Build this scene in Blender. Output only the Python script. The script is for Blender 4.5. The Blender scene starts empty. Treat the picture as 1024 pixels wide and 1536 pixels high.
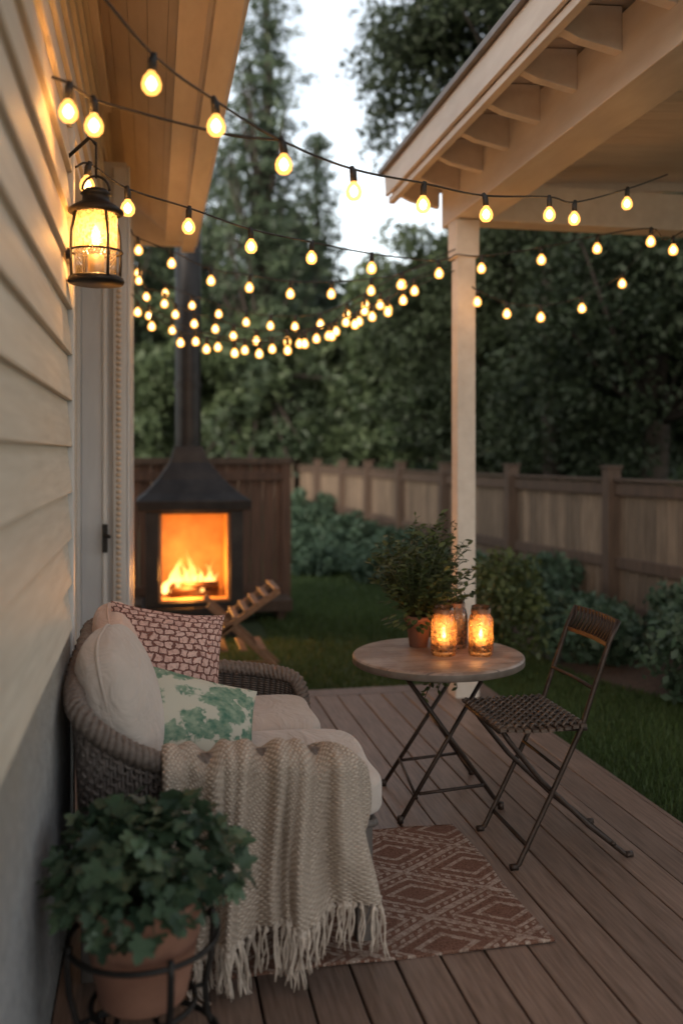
import bpy, math, random
import numpy as np
from mathutils import Vector, Matrix, Euler
random.seed(7); rng=np.random.default_rng(7)
S=bpy.context.scene
R=math.radians
# ------------------------------------------------------------ helpers
def link(o,parent=None):
    S.collection.objects.link(o)
    if parent: o.parent=parent
    return o
def empty(name):
    o=bpy.data.objects.new(name,None); o.empty_display_size=.1
    return link(o)
class MB:
    def __init__(s): s.v=[];s.f=[];s.m=[];s.sm=[];s.uv={}
    def add(s,vs,fs,mi=0,sm=False):
        b=len(s.v); s.v+= [tuple(p) for p in vs]
        for f in fs: s.f.append([b+i for i in f]); s.m.append(mi); s.sm.append(sm)
    def box(s,x0,x1,y0,y1,z0,z1,mi=0):
        vs=[(x,y,z) for z in(z0,z1) for y in(y0,y1) for x in(x0,x1)]
        s.add(vs,[(0,2,3,1),(4,5,7,6),(0,1,5,4),(2,6,7,3),(0,4,6,2),(1,3,7,5)],mi)
    def beam(s,p,q,w,h,mi=0,up=(0,0,1)):
        p=Vector(p);q=Vector(q);d=(q-p).normalized();u=Vector(up)
        sd=d.cross(u)
        if sd.length<1e-3: sd=d.cross(Vector((0,1,0)))
        sd.normalize();u=sd.cross(d)
        vs=[]
        for c in(p,q):
            for a,b in((-1,-1),(1,-1),(1,1),(-1,1)): vs.append(c+sd*a*w/2+u*b*h/2)
        s.add(vs,[(3,2,1,0),(4,5,6,7),(0,1,5,4),(1,2,6,5),(2,3,7,6),(3,0,4,7)],mi)
    def tube(s,pts,r,n=8,mi=0,sm=True):
        pts=[Vector(p) for p in pts]; N=len(pts)
        rs=r if isinstance(r,(list,tuple)) else [r]*N
        t=(pts[1]-pts[0]).normalized()
        a=t.orthogonal().normalized(); vs=[]
        for i in range(N):
            if i==0:t=pts[1]-pts[0]
            elif i==N-1:t=pts[-1]-pts[-2]
            else:t=pts[i+1]-pts[i-1]
            t.normalize(); a=(a-t*a.dot(t)).normalized(); b=t.cross(a)
            for k in range(n):
                an=2*math.pi*k/n
                vs.append(pts[i]+(a*math.cos(an)+b*math.sin(an))*rs[i])
        fs=[(i*n+k,i*n+(k+1)%n,(i+1)*n+(k+1)%n,(i+1)*n+k) for i in range(N-1) for k in range(n)]
        fs+=[tuple(range(n))[::-1],tuple((N-1)*n+k for k in range(n))]
        s.add(vs,fs,mi,sm)
    def lathe(s,prof,c,n=32,mi=0,sm=True):
        vs=[(c[0]+r*math.cos(2*math.pi*k/n),c[1]+r*math.sin(2*math.pi*k/n),c[2]+z) for r,z in prof for k in range(n)]
        fs=[(i*n+k,i*n+(k+1)%n,(i+1)*n+(k+1)%n,(i+1)*n+k) for i in range(len(prof)-1) for k in range(n)]
        s.add(vs,fs,mi,sm)
    def build(s,name,mats,parent=None,bevel=0,seg=2):
        me=bpy.data.meshes.new(name); me.from_pydata(s.v,[],s.f)
        for m in mats: me.materials.append(m)
        me.polygons.foreach_set('material_index',s.m); me.polygons.foreach_set('use_smooth',s.sm)
        me.update(); o=bpy.data.objects.new(name,me); link(o,parent)
        if bevel:
            b=o.modifiers.new('b','BEVEL'); b.width=bevel; b.segments=seg; b.limit_method='ANGLE'; b.angle_limit=R(40)
        return o
def gridobj(name,P,mat,parent=None,solid=0,closed=False,uvs=(1,1)):
    P=np.asarray(P,float); nu,nv=P.shape[:2]
    vs=P.reshape(-1,3)
    fs=[(i*nv+j,(i+1)*nv+j,(i+1)*nv+j+1,i*nv+j+1) for i in range(nu-1) for j in range(nv-1)]
    me=bpy.data.meshes.new(name); me.from_pydata(vs.tolist(),[],fs); me.materials.append(mat)
    uv=me.uv_layers.new(name='UVMap')
    li=np.zeros(len(me.loops),int); me.loops.foreach_get('vertex_index',li)
    U=np.stack([(li//nv)/(nu-1)*uvs[0],(li%nv)/(nv-1)*uvs[1]],1).astype(np.float32)
    uv.data.foreach_set('uv',U.ravel())
    me.polygons.foreach_set('use_smooth',[True]*len(fs)); me.update()
    o=bpy.data.objects.new(name,me); link(o,parent)
    if solid:
        m=o.modifiers.new('s','SOLIDIFY'); m.thickness=solid; m.offset=0
    return o
# ------------------------------------------------------------ materials
class NT:
    def __init__(s,name):
        s.m=bpy.data.materials.new(name); s.m.use_nodes=True; s.t=s.m.node_tree
        s.b=s.t.nodes['Principled BSDF']; s.out=s.t.nodes['Material Output']
    def n(s,typ,**k):
        x=s.t.nodes.new(typ)
        for a,b in k.items(): setattr(x,a,b)
        return x
    def l(s,a,b): s.t.links.new(a,b)
    def val(s,inp,v):
        if hasattr(v,'is_output') : s.l(v,inp)
        else: inp.default_value=v
    def math(s,op,a,b=0,c=0):
        x=s.n('ShaderNodeMath',operation=op); s.val(x.inputs[0],a); s.val(x.inputs[1],b); s.val(x.inputs[2],c); return x.outputs[0]
    def mix(s,f,a,b,typ='MIX'):
        x=s.n('ShaderNodeMix',data_type='RGBA',blend_type=typ); s.val(x.inputs[0],f)
        s.val(x.inputs[6],a if hasattr(a,'is_output') else (*a,1)); s.val(x.inputs[7],b if hasattr(b,'is_output') else (*b,1)); return x.outputs[2]
    def noise(s,scale,stretch=(1,1,1),detail=5,coord='Object',rough=.6,dist=0):
        tc=s.n('ShaderNodeTexCoord'); mp=s.n('ShaderNodeMapping'); mp.inputs['Scale'].default_value=stretch
        s.l(tc.outputs[coord],mp.inputs[0]); x=s.n('ShaderNodeTexNoise'); x.inputs['Scale'].default_value=scale
        x.inputs['Detail'].default_value=detail; x.inputs['Roughness'].default_value=rough; x.inputs['Distortion'].default_value=dist
        s.l(mp.outputs[0],x.inputs[0]); return x.outputs[0]
    def ramp(s,f,a,b):
        x=s.n('ShaderNodeMapRange'); s.val(x.inputs[0],f); x.inputs[1].default_value=a; x.inputs[2].default_value=b; return x.outputs[0]
    def bump(s,h,strength=.3,dist=.01,prev=None):
        x=s.n('ShaderNodeBump'); x.inputs['Strength'].default_value=strength; x.inputs['Distance'].default_value=dist
        s.l(h,x.inputs['Height'])
        if prev: s.l(prev,x.inputs['Normal'])
        return x.outputs[0]
    def base(s,c,rough=.6,normal=None,metal=0,spec=.5):
        s.val(s.b.inputs['Base Color'],c if hasattr(c,'is_output') else (*c,1)); s.val(s.b.inputs['Roughness'],rough)
        s.b.inputs['Metallic'].default_value=metal; s.b.inputs['Specular IOR Level'].default_value=spec
        if normal: s.l(normal,s.b.inputs['Normal'])
        return s.m
def pm(name,c1,c2,scale=5,stretch=(1,1,1),rough=.6,metal=0,bump=.2,dist=.004,lo=.3,hi=.7,island=0,spec=.5,detail=6,dirt=.25):
    t=NT(name); f=t.noise(scale,stretch,detail); r=t.ramp(f,lo,hi); c=t.mix(r,c1,c2)
    big=t.noise(.9,(1,1,1),3); c=t.mix(t.math('MULTIPLY',t.ramp(big,.35,.65),dirt),c,t.mix(1,c,(.6,.58,.55),'MULTIPLY'))
    if island:
        g=t.n('ShaderNodeNewGeometry'); k=t.math('MULTIPLY_ADD',g.outputs['Random Per Island'],2*island,1-island)
        cc=t.n('ShaderNodeCombineColor'); [t.l(k,cc.inputs[i]) for i in range(3)]; c=t.mix(1,c,cc.outputs[0],'MULTIPLY')
    return t.base(c,rough,t.bump(f,bump,dist),metal,spec)
def emis(name,col,st,transp=0):
    t=NT(name); e=t.n('ShaderNodeEmission'); e.inputs[0].default_value=(*col,1); e.inputs[1].default_value=st
    if transp:
        tr=t.n('ShaderNodeBsdfTransparent'); mx=t.n('ShaderNodeMixShader'); mx.inputs[0].default_value=transp
        t.l(e.outputs[0],mx.inputs[1]); t.l(tr.outputs[0],mx.inputs[2]); t.l(mx.outputs[0],t.out.inputs[0])
    else: t.l(e.outputs[0],t.out.inputs[0])
    return t.m
def light(name,loc,w,col,r=.02,parent=None):
    d=bpy.data.lights.new(name,'POINT'); d.energy=w; d.color=col; d.shadow_soft_size=r
    o=bpy.data.objects.new(name,d); o.location=loc; return link(o,parent)
WARM=(1,.48,.145)
m_deck=pm('deck_composite',(.135,.086,.064),(.28,.192,.15),5,(14,.8,14),.42,0,.4,.003,island=.2)
m_siding=pm('siding_paint',(.60,.52,.42),(.72,.64,.53),4,(6,.7,10),.6,0,.3,.004,island=.04)
m_trim=pm('trim_paint',(.60,.57,.54),(.68,.66,.64),6,(3,3,.5),.5,0,.12,.002)
m_door=pm('door_paint',(.50,.51,.53),(.57,.58,.59),6,(3,3,.5),.45,0,.1,.002)
m_cream=pm('beam_paint',(.66,.56,.47),(.76,.665,.57),3,(4,1,4),.5,0,.25,.003)
m_ceil=pm('ceiling_boards',(.60,.50,.42),(.72,.62,.53),3,(.7,8,8),.6,0,.2,.003,island=.08)
m_black=pm('black_iron',(.018,.016,.015),(.04,.034,.03),30,rough=.5,metal=.6,bump=.15,dist=.001)
m_iron=pm('brown_iron',(.030,.020,.015),(.065,.042,.032),40,rough=.5,metal=.5,bump=.3,dist=.001)
m_fence=pm('fence_wood',(.105,.070,.045),(.235,.165,.112),4,(9,9,.7),.8,0,.4,.004,island=.32)
m_fpost=pm('fence_post_wood',(.050,.030,.020),(.11,.068,.044),4,(9,9,.7),.8,0,.4,.004,island=.12)
m_dark=pm('dark_wood',(.065,.030,.017),(.15,.073,.042),4,(9,9,.7),.7,0,.4,.004,island=.28)
m_chairwood=pm('teak',(.20,.095,.045),(.32,.17,.085),8,(3,3,3),.55,0,.2,.002)
m_terra=pm('terracotta',(.26,.12,.078),(.38,.19,.125),9,rough=.8,bump=.3,dist=.002,dirt=.5)
m_bark=pm('bark',(.018,.013,.010),(.05,.037,.028),5,(4,4,.7),.9,0,.8,.03)
m_soil=pm('mulch',(.035,.022,.015),(.10,.065,.045),40,rough=.95,bump=.8,dist=.02)
t=NT('lawn'); f=t.noise(60,(1,1,.2),4); g=t.noise(.6,(1,1,1),3)
c=t.mix(t.ramp(f,.3,.7),(.018,.034,.010),(.06,.10,.03)); c=t.mix(t.math('MULTIPLY',t.ramp(g,.35,.65),.4),c,(.05,.055,.022))
m_grass=t.base(c,.9,t.bump(f,.6,.02))
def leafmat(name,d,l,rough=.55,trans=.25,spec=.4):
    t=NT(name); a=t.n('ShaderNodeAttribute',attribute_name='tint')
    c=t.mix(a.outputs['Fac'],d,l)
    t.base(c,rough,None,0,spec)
    tr=t.n('ShaderNodeBsdfTranslucent'); t.l(c,tr.inputs[0]); mx=t.n('ShaderNodeMixShader'); mx.inputs[0].default_value=trans
    t.l(t.b.outputs[0],mx.inputs[1]); t.l(tr.outputs[0],mx.inputs[2]); t.l(mx.outputs[0],t.out.inputs[0]); return t.m
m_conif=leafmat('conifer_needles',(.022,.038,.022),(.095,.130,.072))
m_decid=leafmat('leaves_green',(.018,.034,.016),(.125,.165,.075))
m_darkleaf=leafmat('leaves_dark',(.008,.014,.007),(.060,.082,.040),.6,.25,.3)
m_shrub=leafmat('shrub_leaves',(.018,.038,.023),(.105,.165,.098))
m_ivy=leafmat('ivy_leaves',(.018,.038,.021),(.10,.155,.085),.45,.12)
m_herb=leafmat('herb_leaves',(.03,.045,.015),(.13,.16,.055),.5,.25)
m_blade=leafmat('grass_blades',(.028,.050,.013),(.11,.165,.048))
# ------------------------------------------------------------ foliage
def quadmesh(name,V,tint,mat,parent=None,k=4):
    n=len(V)//k; me=bpy.data.meshes.new(name); me.vertices.add(n*k); me.loops.add(n*k); me.polygons.add(n)
    me.vertices.foreach_set('co',V.astype(np.float32).ravel()); me.loops.foreach_set('vertex_index',np.arange(n*k,dtype=np.int32))
    me.polygons.foreach_set('loop_start',np.arange(0,n*k,k,dtype=np.int32))
    me.update(calc_edges=True); me.materials.append(mat)
    a=me.attributes.new('tint','FLOAT','POINT'); a.data.foreach_set('value',np.repeat(tint,k).astype(np.float32))
    o=bpy.data.objects.new(name,me); return link(o,parent)
def unit(a): return a/np.maximum(np.linalg.norm(a,axis=-1,keepdims=True),1e-6)
def foliage(name,C,Rr,n,size,asp,mat,parent=None,flat=1.0,upbias=.4,ct=None):
    C=np.asarray(C,float); Rr=np.broadcast_to(Rr,(len(C),)); m=len(C)
    if ct is None: ct=rng.random(m)
    idx=np.repeat(np.arange(m),n); d=unit(rng.normal(size=(m*n,3))); rad=rng.random(m*n)**.45
    off=d*(rad*Rr[idx])[:,None]; off[:,2]*=flat; c=C[idx]+off
    N=unit(rng.normal(size=(m*n,3))+np.array([0,0,upbias])+d*.6); A=unit(np.cross(N,rng.normal(size=(m*n,3)))); B=np.cross(N,A)
    s=size*(.6+.8*rng.random(m*n)); L=(A*s[:,None]); Wd=(B*(s*asp)[:,None])
    V=np.stack([c-L,c-L*.1+Wd,c+L,c-L*.1-Wd],1).reshape(-1,3)
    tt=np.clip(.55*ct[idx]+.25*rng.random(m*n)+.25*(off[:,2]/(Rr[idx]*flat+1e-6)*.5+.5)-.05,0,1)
    return quadmesh(name,V,tt,mat,parent)
def trunk(name,base,h,r,lean,limbs,parent):
    mb=MB(); b=Vector(base); pts=[b+Vector((lean[0]*t*t,lean[1]*t*t,h*t))+Vector((random.uniform(-1,1),random.uniform(-1,1),0))*.06*(t>0) for t in np.linspace(0,1,9)]
    pts[0].z-=.1
    mb.tube(pts,[r*(1.25 if i==0 else 1)*(1-.8*i/8) for i in range(9)],10)
    for p in limbs:
        k=min(7,max(2,int((p[2]-b.z)/h*8-1.2))); a=pts[k]; q=Vector(p); mid=(a+q)/2+Vector((0,0,-.15*(q-a).length+.3))
        mb.tube([a,mid,q],[r*.28,r*.18,r*.05],6)
    return mb.build(name,[m_bark],parent)
def conifer(x,y,h,rad,z0=.5,dens=26,mat=m_conif):
    e=empty('pine_tree'); C=[];Rr=[];ct=[];limbs=[]
    z=z0
    while z<h-.2:
        q=(z-z0)/(h-z0); rr=rad*(1-q)**.62*random.uniform(.75,1.12); nb=max(5,int(9*(1-q)+4)); a0=random.random()*6
        for b in range(nb):
            if random.random()<.14: continue
            a=a0+b*6.283/nb+random.uniform(-.25,.25); r2=rr*random.uniform(.6,1.15); tt=random.random()
            k=max(2,int(r2/.36))
            for i in range(1,k+1):
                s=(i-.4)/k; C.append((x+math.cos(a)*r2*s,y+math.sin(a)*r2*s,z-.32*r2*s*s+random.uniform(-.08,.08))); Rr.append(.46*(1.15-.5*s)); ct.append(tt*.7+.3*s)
            if b%3==0 and q<.8: limbs.append(C[-1])
        z+=.46+.12*random.random()
    trunk('trunk',(x,y,-.15),h,.20+.006*h,(0,0),limbs,e)
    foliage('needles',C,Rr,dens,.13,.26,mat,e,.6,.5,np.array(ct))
def broadleaf(name,x,y,zc,rx,rz,ncl,n,leaf,mat,h=None,tr=.18,clr=.6,lean=(0,0),core=.25):
    e=empty(name); C=[];Rr=[];ct=[]
    lob=[(unit(rng.normal(size=3)),random.uniform(.75,1.15)) for _ in range(9)]
    nb=max(10,ncl//11); bt=[(unit(rng.normal(size=3)),random.random()) for _ in range(nb)]
    for i in range(ncl):
        d0,bv=bt[i%nb]; d=unit(d0+rng.normal(size=3)*.20); s=max(core,random.random()**.5)
        g=max(l[1]*max(0,float(d@l[0]))**2 for l in lob)*.45+.65
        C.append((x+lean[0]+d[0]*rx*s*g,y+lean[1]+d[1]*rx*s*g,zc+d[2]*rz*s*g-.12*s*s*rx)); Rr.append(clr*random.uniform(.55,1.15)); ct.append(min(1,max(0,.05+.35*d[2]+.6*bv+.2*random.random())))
    C=np.array(C); keep=C[:,2]>.15; C=C[keep];Rr=np.array(Rr)[keep];ct=np.array(ct)[keep]
    limbs=[tuple(C[i]) for i in rng.choice(len(C),min(24,len(C)),replace=False)]
    trunk('trunk',(x,y,-.15),h or zc+rz*.5,tr,lean,limbs,e)
    foliage('leaves',C,Rr,n,leaf,.5,mat,e,.75,.4,ct)
# ------------------------------------------------------------ ground
mb=MB(); mb.add([(-150,-150,-.14),(150,-150,-.14),(150,150,-.14),(-150,150,-.14)],[(0,1,2,3)]); mb.build('ground',[m_grass])
P=[]
for i in range(60):
    yy=2.5+i*.28; row=[]
    xf=5.35-.0*yy-(yy-5)*.10
    xi=xf-1.75-.25*math.sin(yy*.9)-.15*math.sin(yy*2.1)
    for j in range(14):
        s=j/13; row.append((xi+(xf-xi)*s,yy,-.136+.07*math.sin(s*math.pi)**.5+random.uniform(0,.008)))
    P.append(row)
gridobj('mulch_bed',P,m_soil)
def blades(n,x0,x1,y0,y1,h):
    x=rng.uniform(x0,x1,n); y=rng.uniform(y0,y1,n)
    xb=5.35-(y-5)*.10-1.75-.25*np.sin(y*.9)-.15*np.sin(y*2.1)
    k=((x<xb+.05)&~((x<2.42)&(y<6.5))&~((x<1.1)&(y>8.9))); x=x[k];y=y[k];n=len(x)
    c=np.stack([x,y,np.full(n,-.142)],1); a=rng.uniform(0,6.28,n); w=.0042*(1+.05*y)
    s=np.stack([np.cos(a),np.sin(a),np.zeros(n)],1)*w[:,None]; hh=h*(.5+.8*rng.random(n))
    tip=c+np.stack([rng.normal(0,.018,n),rng.normal(0,.018,n),hh],1)
    return np.stack([c-s,c+s,tip],1).reshape(-1,3),rng.random(n)*.6+.4*(np.sin(x*2.1)*np.sin(y*1.7)*.5+.5)
a,b=blades(80000,2.4,4.2,2.5,8.5,.05); c_,d_=blades(90000,-.5,4.2,6.4,15,.06)
quadmesh('lawn_grass',np.vstack([a,c_]),np.concatenate([b,d_]),m_blade,None,3)
# ------------------------------------------------------------ deck
mb=MB(); x=-.44
while x<2.2:
    mb.box(x,x+.144,-2.2,6.24,-.028,random.uniform(-.0012,.0008)); x+=.152
xe=x-.008
mb.box(-.44,xe,6.246,6.40,-.028,.001)
mb.box(xe+.006,xe+.03,-2.2,6.40,-.125,-.002,0); mb.box(-.44,xe,6.405,6.43,-.125,-.002,0)
for yy in np.arange(-2,6.3,.45): mb.box(-.44,xe,yy,yy+.04,-.13,-.03,1)
mb.build('wooden_deck',[m_deck,m_dark],None,.004,2)
# ------------------------------------------------------------ house
H=empty('house')
mb=MB(); z=1.015; p=.165
def lap(mb,z,y0,y1):
    xo=-.285; xi=-.304
    vs=[(xo,y0,z),(xi,y0,z+p),(-.40,y0,z+p),(-.40,y0,z),(xo,y1,z),(xi,y1,z+p),(-.40,y1,z+p),(-.40,y1,z)]
    mb.add(vs,[(0,1,2,3),(7,6,5,4),(0,4,5,1),(1,5,6,2),(3,7,4,0)])
while z<4.0:
    lap(mb,z,-1.5,3.5 if z<2.7 else 8.0); z+=p
mb.build('siding',[m_siding],H,.002,1)
t=NT('stucco'); f=t.noise(26,(1,1,1),8,rough=.75); g=t.noise(5,(1,1,1),4); v=t.n('ShaderNodeTexVoronoi'); v.inputs['Scale'].default_value=45
tc=t.n('ShaderNodeTexCoord'); t.l(tc.outputs['Object'],v.inputs[0]); sp=t.n('ShaderNodeSeparateXYZ'); t.l(tc.outputs['Object'],sp.inputs[0])
zz=t.ramp(t.math('ADD',sp.outputs[2],t.math('MULTIPLY',g,.5)),.85,1.3)
lime=t.mix(t.ramp(f,.35,.65),(.46,.46,.47),(.76,.76,.76)); cr0=t.mix(t.ramp(f,.3,.7),(.56,.49,.41),(.71,.64,.55))
m_stucco=t.base(t.mix(zz,lime,cr0),.9,t.bump(g,.5,.03,t.bump(f,1.0,.05,t.bump(v.outputs[0],.6,.015))))
mb=MB(); mb.box(-.46,-.292,-1.5,3.5,-.14,1.015); mb.build('stucco_wall',[m_stucco],H,.004,2)
mb=MB(); mb.box(-.40,-.281,3.5,3.56,-.14,2.83)
mb.box(-.66,-.62,3.56,5.9,-.14,2.83); mb.box(-.66,-.30,3.56,8,2.80,2.828); mb.build('corner_board',[m_trim],H,.004)
mb=MB(); mb.box(-.62,-.16,5.92,8.0,-.14,3.45,0)
mb.box(-.62,-.49,5.86,5.92,0,2.8,1); mb.box(-.488,-.43,5.84,5.92,0,2.8,0); mb.box(-.43,-.30,5.88,5.92,.02,2.8,1)
mb.box(-.30,-.272,5.85,5.92,.02,2.8,0); mb.box(-.24,-.16,5.86,5.92,-.1,3.4,0); mb.box(-.158,-.14,5.90,5.99,-.12,3.42,0); mb.box(-.158,-.145,7.0,7.1,-.12,3.42,0)
mb.build('door_frame',[m_trim,m_door],H,.006)
mb=MB(); mb.box(-.30,-.27,5.80,5.85,1.05,1.22); mb.tube([(-.285,5.82,1.16),(-.285,5.76,1.16),(-.25,5.74,1.15)],.012); mb.build('door_handle',[m_black],H,.004)
mb=MB(); z=.6
while z<2.75:
    mb.lathe([(0,-.014),(.012,-.009),(.0165,0),(.012,.009),(0,.014)],(-.205,5.84,z),8); z+=.034
mb.build('bead_trim',[pm('bead',(.55,.40,.28),(.65,.5,.36),20,rough=.4)],H)
mb=MB()
for i in range(6):
    a=i/6; b=(i+1)/6-.004
    x0,x1=-.30+.55*a,-.30+.55*b; z0,z1=3.85-.42*a,3.85-.42*b
    vs=[(x0,.2,z0),(x1,.2,z1),(x1,8.1,z1),(x0,8.1,z0),(x0,.2,z0+.03),(x1,.2,z1+.03),(x1,8.1,z1+.03),(x0,8.1,z0+.03)]
    mb.add(vs,[(0,3,2,1),(4,5,6,7),(0,1,5,4),(2,3,7,6),(1,2,6,5),(0,4,7,3)],0)
mb.build('soffit',[m_cream],H)
mb=MB(); mb.box(.235,.345,.2,8.1,3.37,3.56); mb.box(.345,.37,.2,8.12,3.42,3.62); mb.box(.10,.235,.2,8.1,3.455,3.50)
mb.box(-.30,.345,8.1,8.13,3.42,3.95); mb.box(-.31,-.25,.2,5.84,3.72,3.83); mb.build('fascia',[m_cream],H,.005)
mb=MB(); mb.add([(.39,.15,3.64),(.39,8.2,3.64),(-3.5,8.2,6.3),(-3.5,.15,6.3),(.39,.15,3.69),(.39,8.2,3.69),(-3.5,8.2,6.35),(-3.5,.15,6.35)],[(0,1,2,3),(7,6,5,4),(0,4,5,1),(1,5,6,2),(0,3,7,4)])
mb.build('roof',[pm('shingle',(.05,.045,.04),(.1,.09,.08),30)],H)
mb=MB(); mb.box(-3.5,-.45,-1.5,8.0,-.14,3.9); mb.build('house_body',[m_siding],H)
# ------------------------------------------------------------ patio roof
G=empty('patio_roof')
mb=MB(); mb.box(2.0,2.26,1.0,6.34,3.24,3.57); mb.box(2.26,6.0,6.05,6.25,3.24,3.50); mb.box(5.5,5.72,1,6.05,3.24,3.55); mb.box(2.26,5.5,1.02,1.2,3.24,3.5)
mb.build('beams',[m_cream],G,.006)
mb=MB()
for (a,b) in((2.015,6.03),(5.55,6.08),(2.04,1.05),(5.55,1.05)):
    mb.box(a,a+.13,b,b+.13,-.14,3.24); mb.box(a-.02,a+.15,b-.02,b+.15,2.98,3.235); mb.box(a-.02,a+.15,b-.02,b+.15,-.135,.12)
mb.build('posts',[m_cream],G,.008)
mb=MB(); y=.9
while y<6.45:
    vs=[(1.67,y,3.585),(6.2,y,3.85),(6.2,y+.146,3.85),(1.67,y+.146,3.585)]; vs+=[(a,b,c+.025) for a,b,c in vs]
    mb.add(vs,[(0,3,2,1),(4,5,6,7),(0,1,5,4),(1,2,6,5),(2,3,7,6),(3,0,4,7)]); y+=.152
mb.build('ceiling',[m_ceil],G,.003,1)
mb=MB(); y=1.1
while y<6.4:
    vs=[(1.66,y,3.50),(1.66,y,3.58),(2.0,y,3.598),(2.0,y,3.40),(1.80,y,3.44)]; vs+=[(a,b+.06,c) for a,b,c in vs]
    mb.add(vs,[(4,3,2,1,0),(5,6,7,8,9),(0,1,6,5),(1,2,7,6),(2,3,8,7),(3,4,9,8),(4,0,5,9)]); y+=.44
mb.box(1.63,1.655,.85,6.5,3.49,3.66); mb.box(1.655,1.70,.85,6.5,3.44,3.485)
mb.beam((1.63,6.5,3.60),(6.2,6.5,3.87),.03,.17)
mb.build('rafter_tails',[m_cream],G,.004)
mb=MB(); mb.add([(1.60,.8,3.665),(6.3,.8,3.94),(6.3,6.6,3.94),(1.60,6.6,3.665),(1.60,.8,3.70),(6.3,.8,3.975),(6.3,6.6,3.975),(1.60,6.6,3.70)],[(0,3,2,1),(4,5,6,7),(0,1,5,4),(1,2,6,5),(2,3,7,6),(3,0,4,7)])
mb.build('roofing',[pm('roofing_metal',(.18,.16,.15),(.25,.22,.2),8,rough=.5)],G)
# ------------------------------------------------------------ string lights
ST={'A':[(-.139,2.579,2.882),(.004,2.684,2.769),(.174,2.809,2.709),(.401,2.975,2.656),(.676,3.177,2.641),(1.015,3.426,2.679),(1.333,3.659,2.714),(1.764,3.975,2.817),(1.959,4.118,2.841),(2.409,4.449,3.022),(2.805,4.739,3.203)],
'B':[(-.285,2.793,2.732),(-.235,2.803,2.719),(-.173,2.827,2.689),(-.048,2.871,2.676),(.091,2.917,2.665),(.249,2.968,2.658),(.401,2.975,2.656)],
'C':[(-.28,3.55,2.7),(-.23,3.6,2.73),(-.1,3.72,2.68),(.15,3.97,2.68),(.43,4.24,2.67),(.78,4.58,2.7),(1.17,4.96,2.74),(1.71,5.49,2.83),(2.0,6.0,2.99)],
'C2':[(2.0,6.0,2.99),(2.06,5.66,2.91),(2.38,5.48,2.94),(2.68,5.31,2.99),(2.95,5.16,3.01),(3.06,5.1,2.95),(3.5,4.9,3.3)],
'D':[(-.14,6.15,3.09),(-.10,6.15,3.04),(.12,6.1,2.95),(.36,6.06,2.84),(.62,6.02,2.8),(.87,5.97,2.76),(1.13,5.92,2.76),(1.38,5.88,2.78),(1.58,5.84,2.82),(2.0,6.02,3.03)],
'E':[(-.15,6.78,2.78),(-.11,6.76,2.73),(.0,6.68,2.62),(.19,6.6,2.5),(.37,6.52,2.45),(.55,6.44,2.42),(.72,6.37,2.41),(.89,6.29,2.43),(1.01,6.24,2.47),(1.17,6.17,2.52),(1.32,6.1,2.59),(1.42,6.06,2.64),(1.52,6.02,2.67),(1.61,5.97,2.74),(1.68,5.94,2.8),(2.0,6.04,2.96)],
'F':[(-.15,7.38,3.116),(-.104,7.33,3.057),(-.058,7.298,2.925),(.091,7.193,2.862),(.164,7.141,2.775),(.309,7.039,2.694),(.446,6.942,2.649),(.585,6.844,2.586),(.725,6.745,2.543),(.929,6.601,2.525),(1.122,6.464,2.535),(1.244,6.379,2.578),(1.31,6.332,2.638),(1.424,6.251,2.708),(1.516,6.186,2.741),(2.0,6.1,2.924)],
'G':[(-.15,7.96,3.42),(-.112,7.921,3.226),(.097,7.72,3.032),(.299,7.527,2.909),(.502,7.332,2.816),(.697,7.145,2.731),(.871,6.978,2.687),(1.034,6.821,2.664),(1.188,6.674,2.666),(1.349,6.519,2.72),(1.461,6.412,2.777),(1.677,6.205,2.887),(2.0,6.15,3.001)],
'H':[(2.12,6.03,2.78),(2.099,5.876,2.731),(2.303,5.899,2.661),(2.567,5.928,2.652),(2.885,5.963,2.727),(3.219,5.999,2.916),(3.491,6.04,3.24)],
'I':[(-.15,7.2,2.90),(-.03,7.12,2.76),(.13,7.02,2.64),(.30,6.92,2.55),(.47,6.82,2.50),(.64,6.72,2.47),(.82,6.60,2.47),(1.0,6.5,2.50),(1.2,6.4,2.55),(1.4,6.3,2.64),(1.58,6.22,2.72),(2.02,6.1,2.90)]}
NOB={('B',3),('B',4),('B',5)}
m_bulb=NT('bulb_glass'); e=m_bulb.n('ShaderNodeEmission'); e.inputs[0].default_value=(1,.44,.10,1); e.inputs[1].default_value=3.6
tr=m_bulb.n('ShaderNodeBsdfTransparent'); tr.inputs[0].default_value=(1,.85,.6,1); mx=m_bulb.n('ShaderNodeMixShader'); mx.inputs[0].default_value=.5
m_bulb.l(e.outputs[0],mx.inputs[1]); m_bulb.l(tr.outputs[0],mx.inputs[2]); m_bulb.l(mx.outputs[0],m_bulb.out.inputs[0]); m_bulb=m_bulb.m
m_fil=emis('filament',(1,.68,.34),18)
m_rub=pm('black_rubber',(.015,.013,.012),(.03,.027,.025),30,rough=.6)
SL=empty('string_lights')
wires=MB(); bulbs=MB(); fil=MB()
def cr(P,n=6):
    P=[Vector(p) for p in P]; Q=[2*P[0]-P[1]]+P+[2*P[-1]-P[-2]]; o=[]
    for i in range(1,len(Q)-2):
        for k in range(n):
            t=k/n; a,b,c,d=Q[i-1:i+3]
            o.append(.5*((2*b)+(c-a)*t+(2*a-5*b+4*c-d)*t*t+(3*b-a-3*c+d)*t**3))
    o.append(P[-1]); return o
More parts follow.
